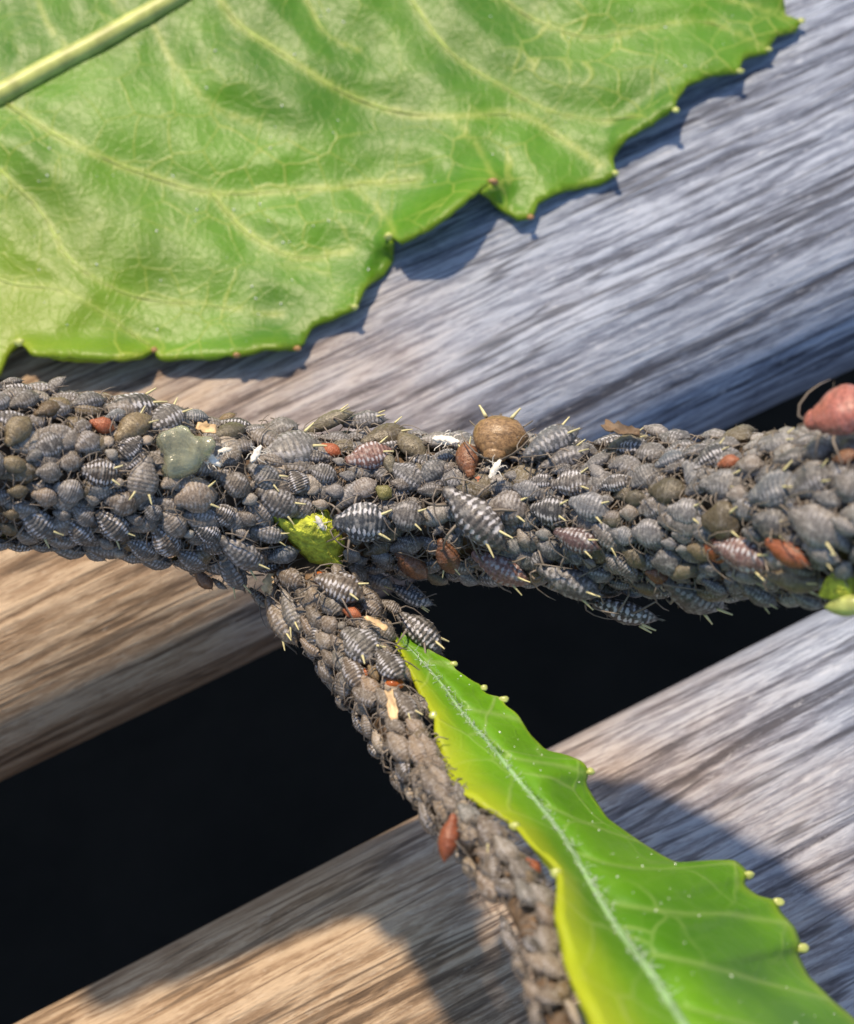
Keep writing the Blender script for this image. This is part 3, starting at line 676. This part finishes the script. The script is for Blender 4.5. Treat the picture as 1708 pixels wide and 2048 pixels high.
REG = {1: (0, 720, 450 / 1708), 2: (400, 780, 450 / 1708), 3: (800, 780, 450 / 1708), 4: (1200, 740, 508 / 1708), 5: (500, 1100, 450 / 1708), 6: (760, 1250, 540 / 1708), 0: (0, 0, 1.0)}
LIST = {
1: [(60,640,220,440,.6,'o'), (250,690,480,610,.75,'m'), (585,680,745,580,.8,'m'), (770,640,860,600,.8,'n'), (685,470,865,525,.6,'r'), (560,560,690,480,.65,'m'), (890,600,1140,430,.5,'o'), (790,370,1215,325,.46,'s'),
    (800,445,970,405,.5,'m'), (555,345,790,290,.5,'m'), (380,300,540,360,.6,'o'), (80,340,290,255,.55,'p'), (270,410,470,345,.5,'o'), (0,180,170,150,.5,'p'), (1145,530,1400,380,.6,'s'), (1380,420,1580,430,.5,'m'),
    (1070,590,920,740,.66,'s'), (1060,630,1160,590,.6,'n'), (800,690,890,750,.75,'n'), (1130,740,1060,1080,.6,'p'), (615,830,910,880,.66,'s'), (430,800,625,760,.6,'p'), (280,850,465,870,.75,'p'), (415,960,625,1040,.75,'m'),
    (245,1020,445,1065,.65,'p'), (60,1000,215,990,.6,'o'), (0,760,200,820,.55,'o'), (795,1055,1055,1105,.64,'p'), (830,940,945,925,.6,'n'), (650,1040,760,1080,.7,'n'), (1230,960,1365,875,.72,'n'), (1330,1070,1640,1015,.74,'p'),
    (1100,1100,1225,1200,.7,'m'), (1230,1165,1395,1335,.64,'p'), (1170,1280,1345,1475,.6,'s'), (1475,1255,1670,1365,.6,'s'), (1400,1340,1475,1305,.7,'n'), (960,1190,1100,1235,.5,'p'), (740,1160,965,1355,.55,'s'),
    (555,1120,705,1255,.55,'m'), (515,1225,690,1395,.55,'s'), (405,1155,545,1190,.55,'p'), (165,1145,430,1340,.5,'s'), (20,1160,150,1180,.6,'o'), (-10,1250,150,1320,.5,'o'), (635,1415,790,1525,.5,'m'), (755,1360,855,1430,.6,'p'),
    (845,1455,955,1485,.6,'n'), (975,1380,1195,1485,.55,'s'), (1340,1455,1565,1565,.5,'m'), (1610,1690,1715,1765,.6,'m'), (1480,1600,1600,1740,.45,'b'), (1080,1240,1180,1290,.6,'p'), (200,760,330,700,.6,'p'), (130,470,250,540,.6,'p')],
2: [(375,575,620,730,.6,'m'), (155,660,375,785,.65,'p'), (325,855,435,815,.7,'n'), (440,765,750,940,.52,'m'), (690,610,775,790,.74,'s'), (825,595,1040,665,.62,'m'), (820,790,905,735,.6,'n'), (1060,640,1185,655,.6,'p'),
    (955,765,1095,775,.7,'p'), (855,855,975,880,.6,'n'), (385,1065,660,1115,.45,'m'), (80,890,265,1010,.62,'s'), (285,935,425,1015,.55,'p'), (160,1140,480,1360,.42,'m',.3), (155,1210,330,1530,.35,'m'), (0,1075,145,1155,.6,'m'),
    (520,1285,745,1225,.6,'p'), (595,1385,770,1475,.58,'m'), (1145,790,1335,695,.66,'p'), (1450,700,1605,720,.6,'p'), (1115,535,1445,445,.55,'v'),
    (1240,390,1570,295,.5,'o'), (490,490,900,390,.6,'m'), (505,330,735,260,.6,'p'), (925,415,1065,485,.6,'r'), (130,250,265,185,.6,'o'), (95,355,335,265,.45,'o'), (335,305,500,285,.5,'m'), (155,565,305,475,.5,'p'), (1095,255,1410,215,.5,'m'),
    (1455,625,1420,475,.5,'o'), (1500,325,1700,485,.5,'o'), (365,1520,505,1650,.5,'p'), (1095,1225,1210,1290,.75,'p'), (1305,1255,1470,1295,.6,'p'), (1195,1375,1460,1495,.5,'m'), (1495,1240,1660,1410,.5,'b'), (700,470,960,510,.4,'m'),
    (1010,530,1100,560,.6,'n'), (560,640,650,600,.5,'n'), (1500,1130,1640,1180,.5,'m'), (1560,1480,1700,1600,.45,'m'), (250,1060,380,1120,.45,'m'), (1640,560,1708,640,.5,'o')],
3: [(650,880,980,925,.65,'m'), (865,735,1080,785,.6,'m'), (995,900,1290,920,.65,'s'), (975,690,1175,690,.55,'s'), (1155,725,1445,685,.6,'s'), (1295,845,1580,935,.6,'m'), (1495,840,1615,830,.6,'n'), (1510,745,1715,675,.5,'s'),
    (1435,1005,1690,1205,.45,'m'), (1525,970,1695,985,.6,'p'), (1590,1075,1715,1135,.6,'p'), (1050,1175,1230,1255,.75,'p'), (1035,1090,1155,1100,.7,'n'), (860,1290,1030,1290,.8,'p'), (900,1060,975,1195,.6,'n'),
    (0,1255,195,1425,.5,'b'), (195,1385,355,1475,.5,'o'), (1050,1360,1510,1570,.40,'m',.3), (150,700,345,550,.6,'p'), (135,765,320,755,.5,'p'), (1380,600,1590,480,.4,'p'), (1430,560,1560,700,.4,'p'),
    (795,640,905,650,.6,'p'), (675,755,865,735,.5,'p'), (530,720,655,690,.8,'r'), (1150,615,1305,585,.55,'m'), (1255,1255,1405,1295,.6,'m'), (1395,1290,1485,1335,.7,'n'), (1080,570,1430,445,.38,'m'),
    (250,1100,330,1030,.5,'p'), (300,640,430,560,.5,'p'), (1560,1240,1690,1380,.5,'m'), (430,1380,580,1480,.45,'p'), (600,640,680,590,.5,'n'), (1320,480,1440,420,.5,'p'), (1600,420,1708,380,.5,'p'), (970,1350,1060,1460,.5,'o')],
4: [(205,775,390,655,.7,'p'), (335,800,570,810,.62,'o'), (675,760,970,760,.55,'p'), (1005,855,1330,735,.62,'m'), (1295,835,1570,695,.55,'m'), (695,1010,960,1010,.8,'o'), (855,850,995,830,.7,'p'), (455,940,700,965,.6,'m'), (395,1010,565,1010,.72,'p'),
    (265,945,425,905,.75,'m'), (135,960,255,960,.75,'n'), (155,860,305,860,.6,'o'), (5,1000,165,1012,.6,'o'), (225,1090,435,1100,.75,'m'), (85,1075,235,1145,.65,'m'), (-5,1105,135,1215,.5,'m'), (485,1105,640,1122,.6,'m'), (635,1100,765,1122,.7,'m'),
    (595,1200,775,1232,.6,'o'), (350,1290,540,1268,.8,'p'), (155,1205,315,1315,.6,'o'), (515,1212,605,1200,.6,'n'), (415,1158,525,1182,.6,'m'), (770,1185,1150,1318,.46,'v'), (1120,1395,1490,1445,.36,'o'),
    (1030,1005,1290,1065,.7,'p'), (1280,955,1650,1115,.6,'p'), (1170,605,1430,555,.45,'p'), (1365,565,1570,515,.6,'p'), (1080,525,1320,455,.5,'p'), (1320,400,1510,388,.5,'p'), (920,640,1090,640,.65,'p'), (970,565,1100,560,.5,'p'), (640,650,870,515,.5,'s'),
    (555,565,710,515,.5,'m'), (795,645,930,600,.6,'r'), (1570,605,1720,555,.6,'b'), (375,645,570,565,.5,'m'), (10,785,205,735,.5,'s'), (-5,870,85,880,.6,'m'), (450,1440,820,1615,.42,'m'), (690,1415,850,1505,.5,'m'),
    (840,1418,965,1452,.55,'p'), (940,1435,1180,1585,.45,'p'), (1280,1495,1490,1605,.45,'p'), (850,1378,1110,1402,.35,'p'), (1370,1178,1600,1285,.5,'p'), (225,1448,410,1492,.5,'o'), (310,1355,460,1425,.6,'b'), (95,1245,245,1405,.5,'m'),
    (60,525,310,445,.45,'o'), (485,1395,640,1328,.5,'o'), (670,1325,810,1355,.6,'m'), (1590,715,1720,855,.6,'p'), (1560,1000,1720,1100,.5,'p'), (960,1080,1090,1130,.6,'p'), (1440,840,1640,880,.5,'p'), (60,650,200,600,.5,'p'), (420,680,560,640,.4,'m')],
5: [(985,395,1150,485,.7,'m'), (835,365,985,495,.55,'m'), (715,615,955,840,.64,'s',.15), (705,455,840,505,.6,'r'), (135,370,335,710,.40,'m',.2), (245,310,375,630,.38,'m'),
    (385,510,485,670,.4,'m'), (435,435,535,595,.5,'p'), (535,355,690,485,.6,'p'), (555,515,645,625,.7,'p'), (650,580,735,570,.7,'p'), (505,635,625,745,.6,'p'), (615,645,690,765,.5,'p'), (555,765,645,885,.5,'p'), (635,765,725,905,.5,'p'),
    (715,825,835,1040,.5,'s'), (785,1055,980,1155,.5,'m'), (850,960,965,1125,.5,'p'), (965,1055,1065,1195,.5,'p'), (1105,1070,1260,1300,.45,'m'), (1035,1285,1165,1405,.55,'p'), (1055,1395,1195,1600,.5,'p'), (1195,1285,1315,1395,.6,'p'),
    (1225,1415,1315,1630,.5,'p'), (1295,1395,1395,1605,.5,'p'), (1305,1655,1425,1840,.5,'p'), (1375,1645,1485,1865,.5,'p'), (1175,1085,1305,1235,.4,'p'), (20,350,115,445,.5,'p'), (695,895,765,1055,.5,'p'), (445,265,540,400,.5,'p'), (380,680,520,800,.4,'m'),
    (660,680,740,760,.5,'n'), (900,880,970,980,.5,'o'), (1400,1560,1470,1680,.5,'p')],
6: [(330,1000,435,1125,.5,'p'), (265,920,395,1085,.5,'p'), (500,1135,630,1255,.55,'p'), (635,1215,745,1430,.55,'p'), (515,1265,605,1385,.6,'p'), (735,1335,870,1505,.5,'p'), (825,1475,970,1650,.5,'p'), (930,1478,1015,1565,.5,'r'), (865,1615,1000,1770,.5,'p'),
    (295,845,405,1005,.5,'p'), (400,1090,480,1180,.5,'p'), (960,1640,1080,1800,.5,'p'), (900,1540,960,1640,.5,'o'), (1000,1760,1090,1900,.5,'p'), (700,1260,800,1360,.5,'p')],
}
HERO = [  # the ones that stand out, in full-picture pixels: head, tail, width ratio, kind, lift, label, extra
    ((886, 974, 1014, 1102), .42, 's', 0.75, 'largest white-beaded aphid, lying across the others on the main stem', {}),
    ((664, 1044, 786, 1050), .66, 's', 0.35, 'plump white-ringed aphid with two yellow tubes beside the bare green patch', {}),
    ((774, 1022, 852, 1040), .80, 'p', 0.3, 'plump plain grey aphid with yellow tubes behind the white-ringed one', {'corn': True}),
    ((628, 1154, 730, 1196), .58, 's', 0.35, 'beaded black-and-white aphid just below the bare green patch', {}),
    ((796, 1228, 884, 1308), .64, 's', 0.45, 'white-spotted aphid sitting at the base of the young leaf', {'corn': True}),
    ((754, 1300, 806, 1356), .66, 's', 0.3, 'striped aphid touching an amber drop on the side shoot', {'corn': False}),
    ((1178, 1204, 1318, 1246), .48, 's', 0.5, 'beaded aphid hanging off the underside of the main stem over the gap', {}),
    ((612, 862, 706, 820), .40, 'o', 0.3, 'dark olive aphid sticking up from the main stem with pale legs', {'corn': True}),
    ((986, 926, 1002, 832), .94, 'u', 0.35, 'swollen round bronze-brown aphid mummy on top of the main stem', {'tall': 1.15, 'corn': True}),
    ((1046, 914, 1158, 856), .50, 'm', 0.35, 'blue-grey aphid with tubes raised beside the bronze mummy', {'corn': True}),
    ((942, 956, 930, 880), .52, 'b', 0.2, 'narrow brown ringed aphid standing next to the bronze mummy', {}),
    ((880, 1078, 906, 1150), .58, 'b', 0.3, 'shiny chestnut aphid below the largest white-beaded one', {'corn': True}),
    ((942, 1108, 1060, 1172), .42, 'v', 0.3, 'purplish beaded aphid under the largest white-beaded one', {}),
    ((1106, 1062, 1198, 1098), .50, 'v', 0.3, 'purplish pale-ringed aphid with yellow tubes near the middle of the main stem', {'corn': True}),
    ((752, 974, 784, 994), .85, 'y', 0.2, 'small round yellowish aphid among the grey ones', {'corn': False}),
    ((1526, 1082, 1618, 1132), .42, 'r', 0.35, 'orange-brown spindle-shaped aphid on the crowded end of the main stem', {'corn': False}),
    ((1608, 846, 1760, 800), .72, 'k', 0.9, 'large pink aphid perched on the crowded end of the main stem', {'corn': True}),
    ((908, 1626, 886, 1724), .42, 'r', 0.5, 'reddish-brown aphid hanging from the side shoot beneath the young leaf', {'corn': False}),
    ((780, 1182, 866, 1222), .50, 's', 0.1, 'dark bluish beaded aphid in the fork between stem and side shoot', {'corn': True}),
]
for (a, wr, k, lf, lb, ex) in HERO: aphid(*a, wr, k, lf, lb, **ex)
for r_, rows in LIST.items():
    ox, oy, sc = REG[r_]
    for row in rows:
        h = row[:4]; lf = row[6] if len(row) > 6 else 0.0
        aphid(ox + h[0] * sc, oy + h[1] * sc, ox + h[2] * sc, oy + h[3] * sc, row[4], row[5], lf, depth=random.uniform(0, 0.12))

# smaller ones filling the gaps between those, lower down against the bark
def free(px, py, margin):
    for (cx, cy, a, b, th) in PLACED:
        dx, dy = px - cx, py - cy
        if abs(dx) > 120 or abs(dy) > 120: continue
        u = (dx * math.cos(th) + dy * math.sin(th)) / (a * margin); w = (-dx * math.sin(th) + dy * math.cos(th)) / (b * margin)
        if u * u + w * w < 1: return False
    return True
patch_a = np.array(patch, float)
n_total = len(PLACED); tries = 0
while n_total < 300 and tries < 9000:
    tries += 1
    if random.random() < 0.8:
        i = random.randrange(12, 66); q = mainQ[i]; hw = (mainR[i] + 0.75) * pxmm(mainP[i]); ang = 0.0; zone = 'main'
        px, py = q[0] + random.uniform(-15, 15), q[1] + hw * random.uniform(-1.0, 1.0)
        ang = math.pi + random.gauss(0, 0.6) + 0.25 * (py - q[1]) / hw
    else:
        i = random.randrange(8, 46); q = shootQ[i]; hw = (shootR[i] + 0.6) * pxmm(shootP[i]); zone = 'shoot'
        px, py = q[0] + hw * random.uniform(-1, 1), q[1] + random.uniform(-12, 12)
        ang = math.radians(-125) + random.gauss(0, 0.45)
        if px > 800 and px > 792 + (py - 1270) * 0.45: continue
    if not (-25 < px < 1730): continue
    if inside(np.array([px]), np.array([py]), patch_a)[0] or seg_dist(np.array([px]), np.array([py]), [tuple(x) for x in patch_a] + [tuple(patch_a[0])])[0] < 20: continue
    if not free(px, py, 0.98 if tries < 5000 else 0.75): continue
    L = random.uniform(42, 74) * (1.12 if px > 1350 else 1.0); hx, hy = math.cos(ang) * L / 2, math.sin(ang) * L / 2
    kd = random.choices('mpnsor', [5, 6, 2, 2, 1.5, 0.3])[0]
    aphid(px + hx, py + hy, px - hx, py - hy, random.uniform(.46, .62), kd, 0.0, corn=False, which=zone, depth=0.28)
    n_total += 1

# the countless small ones wedged underneath, down to the bark
small = body_mesh('crowd_unit', M_CROWD, 1.0, 0.95, 0.0, 3, 34, 10, 22, 0.032, True)
smat = [p.material_index for p in small.polygons]; CM = []
sv = np.empty(len(small.vertices) * 3, dtype=np.float32); small.vertices.foreach_get('co', sv); sv = sv.reshape(-1, 3) / S
sf = [tuple(p.vertices) for p in small.polygons]
suv = np.zeros((len(sv), 2)); 
for lp, ud in zip(small.loops, small.uv_layers[0].data): suv[lp.vertex_index] = ud.uv
bpy.data.meshes.remove(small)
CV, CF, CU, CT, spots = [], [], [], [], []
tries = 0; noff = 0
while len(spots) < 620 and tries < 6000:
    tries += 1
    P, R, zone, lo, hi = (mainP, mainR, 'main', 6, 68) if random.random() < 0.68 else (shootP, shootR, 'shoot', 6, 47)
    i = random.randrange(lo, hi); t = random.random(); c = P[i] * (1 - t) + P[i + 1] * t; ax = P[i + 1] - P[i]; ax /= np.linalg.norm(ax)
    view = EYE - c; view -= ax * np.dot(view, ax); view /= np.linalg.norm(view); e = np.cross(ax, view)
    a = random.uniform(-2.0, 2.0); n = view * math.cos(a) + e * math.sin(a); q = c + n * (R[i] + 0.02)
    if any(np.dot(q - k_, q - k_) < 0.62 for k_ in spots): continue
    dpx = q - EYE; dz = np.dot(dpx, FWD); x_, y_ = CX + FPX * np.dot(dpx, RIGHT) / dz, CY - FPX * np.dot(dpx, UP) / dz
    if seg_dist(np.array([x_]), np.array([y_]), [tuple(k_) for k_ in patch_a] + [tuple(patch_a[0])])[0] < 12 or inside(np.array([x_]), np.array([y_]), patch_a)[0]: continue
    if zone == 'shoot' and (sdf(q, 'main')[0] < -0.2 or (y_ > 1380 and x_ > np.interp(y_, [p_[1] for p_ in LFT], [p_[0] for p_ in LFT]) - 22)): continue
    if zone == 'main' and sdf(q, 'shoot')[0] < -0.2: continue
    spots.append(q); L = random.uniform(1.15, 1.75) * (0.85 if zone == 'shoot' else 1.0)
    d = -ax if zone == 'main' else -ax; d = d + np.cross(n, d) * random.gauss(0, 0.6); d -= n * np.dot(d, n); d /= np.linalg.norm(d); y3 = np.cross(n, d)
    lz = random.uniform(-0.02, 0.12) * L; fw = random.uniform(.85, 1.15)
    CV.append(q + sv[:, :1] * L * d + sv[:, 1:2] * L * fw * y3 + (sv[:, 2:] * L + lz) * n - ORG)
    CM += smat; CF += [tuple(noff + k_ for k_ in fc) for fc in sf]; noff += len(sv); CU.append(suv)
    b_, st, _g = KIND[random.choices('mpnso', [5, 7, 2, 1.5, 2])[0]]; j = random.uniform(.75, 1.2)
    j2 = (1.08, 0.97, 0.82) if zone == 'shoot' else (0.94, 0.99, 1.08) if x_ > 650 else (1.04, 1.0, 0.95)  # same painted sun-warm and shade-cool tint for the crowd
    CT.append(np.tile([b_[0] * j * j2[0], b_[1] * j * j2[1], b_[2] * j * j2[2], min(1, st * 0.8 + 0.15)], (len(sv), 1)))
CV = np.concatenate(CV); CT = np.concatenate(CT)
cm = mesh('aphid_crowd', CV, CF, [M_CROWD, M_LEG], uv=np.concatenate(CU), fmat=CM)
ca = cm.attributes.new('tint', 'FLOAT_COLOR', 'POINT'); ca.data.foreach_set('color', CT.astype(np.float32).ravel())
o = obj('aphid_crowd', cm, None, ORG); tag(o, 'dense under-layer of small grey aphids wedged between the larger ones', 'aphids', None, 'stuff')

# ------------------------------------------------------------------ shed skins, flakes, film and drops caught among the aphids
def shed_skin(px, py, ang, Lpx, label, lift=0.55, mt=M_SKIN, seed=0):
    r = random.Random(seed); p, n, ax, w = cast(px, py, 0.7 + lift); L = Lpx / pxmm(p)
    d = RIGHT * math.cos(ang) + UP * math.sin(ang); d = d - n * np.dot(d, n) * 0.6; d /= np.linalg.norm(d); e = np.cross(n, d); e /= np.linalg.norm(e)
    root = obj('shed_skin', None, None, p); tag(root, label, 'shed skin')
    V, F = [], []; nu, nv = 14, 9
    for i in range(nu):
        u = i / (nu - 1); w_ = 0.17 * L * math.sin(math.pi * min(.97, u * .9 + .06)) ** 0.7
        for k in range(nv):
            t = (k / (nv - 1) - .5) * 2.0; a = t * 1.9
            V.append(d * (u - .5) * L + e * math.sin(a) * w_ * (1 + .25 * r.uniform(-1, 1)) + n * (math.cos(a) * w_ * .7 + .05 * L * r.uniform(-1, 1)))
    for i in range(nu - 1):
        for k in range(nv - 1): F.append((i*nv+k, (i+1)*nv+k, (i+1)*nv+k+1, i*nv+k+1))
    o = obj('husk', mesh('husk', V, F, mt), root); m = o.modifiers.new('t', 'SOLIDIFY'); m.thickness = 0.02 * S
    for k in range(6):
        sd = -1 if k % 2 else 1; b = d * L * (0.25 - .18 * (k // 2)) + e * sd * .1 * L
        q = [b]; dr = e * sd + d * r.uniform(-.6, .6) + n * r.uniform(.0, .5)
        for s_ in range(4): q.append(q[-1] + dr / np.linalg.norm(dr) * L * .16); dr = dr + RNG.normal(0, .7, 3)
        v, f = tube(q, [.022 * L, .02 * L, .018 * L, .014 * L, .008 * L], 5); obj('leg', mesh('leg', v, f, mt), root)
    return root
shed_skin(640, 1046, math.radians(-62), 34, 'small white shed skin lying on the bare green patch', 0.05, seed=1)
shed_skin(512, 908, math.radians(60), 42, 'white shed skin between grey aphids at the top of the main stem', 0.5, seed=2)
shed_skin(424, 918, math.radians(-40), 46, 'crumpled white shed skin next to the clear film', 0.5, seed=3)
shed_skin(892, 880, math.radians(-15), 56, 'pale shed skin with loose threads beside the narrow brown aphid', 0.55, seed=4)
shed_skin(990, 938, math.radians(62), 44, 'white shed skin at the foot of the bronze mummy', 0.75, seed=5)
shed_skin(450, 900, math.radians(20), 30, 'tiny white shed skin at the edge of the clear film', 0.4, seed=6)
def flake(px, py, ang, Lpx, wpx, label, lift=0.5, mt=M_STRAW, seed=0, name='dry_flake'):
    r = random.Random(seed); p, n, ax, w = cast(px, py, 0.7 + lift); k_ = pxmm(p); L, Wd = Lpx / k_, wpx / k_
    d = RIGHT * math.cos(ang) + UP * math.sin(ang); d = d - n * np.dot(d, n) * .6; d /= np.linalg.norm(d); e = np.cross(n, d)
    V, F = [], []; nu, nv = 9, 5
    for i in range(nu):
        u = i / (nu - 1)
        for k in range(nv):
            s_ = k / (nv - 1) - .5
            V.append(d * (u - .5) * L + e * s_ * Wd * (0.5 + math.sin(math.pi * (u * .8 + .1)) * .6 + .3 * r.uniform(-1, 1)) + n * (.18 * Wd * r.uniform(-1, 1) + .5 * Wd * s_ * s_ * 2))
    for i in range(nu - 1):
        for k in range(nv - 1): F.append((i*nv+k, (i+1)*nv+k, (i+1)*nv+k+1, i*nv+k+1))
    o = obj(name, mesh(name, V, F, mt), None, p); m = o.modifiers.new('t', 'SOLIDIFY'); m.thickness = 0.05 * S
    tag(o, label, 'flake'); return o
flake(752, 1247, math.radians(-38), 50, 14, 'straw-coloured dry sliver above the base of the young leaf', 0.3, seed=1)
flake(784, 1412, math.radians(-75), 62, 18, 'pale dry bark flake on the side shoot below the amber drop', 0.25, seed=2)
flake(540, 1168, math.radians(60), 40, 26, 'orange-brown bark flake in the fork near the bare green patch', 0.1, seed=3)
flake(412, 858, math.radians(-10), 40, 22, 'orange scrap stuck to the top of the clear film', 0.6, seed=4)
flake(1244, 862, math.radians(-35), 74, 30, 'ragged brown scrap standing up on top of the main stem', 0.55, M_STEM, 5)
# crumpled clear film
p, n, ax, w = cast(365, 905, 1.0); kf = pxmm(p)
V, F = [], []; nu, nv = 18, 26
for i in range(nu + 1):
    rr = i / nu
    for k in range(nv):
        a = 2 * math.pi * k / nv; R0 = (55 + 9 * math.sin(3 * a + 1) + 5 * math.sin(5 * a)) / kf
        x, y = rr * R0 * math.cos(a), rr * R0 * 0.92 * math.sin(a)
        zz = 0.55 * math.sqrt(max(0, 1 - rr ** 2)) + 0.16 * float(vnoise([x * 2.2 + 5], [y * 1.1], 31)[0]) + 0.10 * math.sin(6 * x + 1.5 * y)
        V.append(RIGHT * x + UP * y + n * zz)
for i in range(nu):
    for k in range(nv):
        k2 = (k + 1) % nv; F.append((i*nv+k, (i+1)*nv+k, (i+1)*nv+k2, i*nv+k2))
o = obj('clear_film', mesh('clear_film', V, F, M_FILM), None, p); m = o.modifiers.new('t', 'SOLIDIFY'); m.thickness = 0.03 * S
tag(o, 'crumpled glassy greenish film stuck among aphids on the main stem', 'film')
for i, (x, y, r, lb) in enumerate([(786, 1366, .36, 'amber drop under a striped aphid on the side shoot'), (640, 1150, .16, 'small amber drop in the fork by the bare green patch'), (733, 1345, .22, 'amber bead between plain aphids on the side shoot')]):
    p, n, ax, w = cast(x, y, 0.45); b = blob(p, r, M_AMBER, 'amber_drop', None, (1.2, .8, .7), 60 + i, 14); tag(b, lb, 'drop')
print('aphids', len(PLACED))
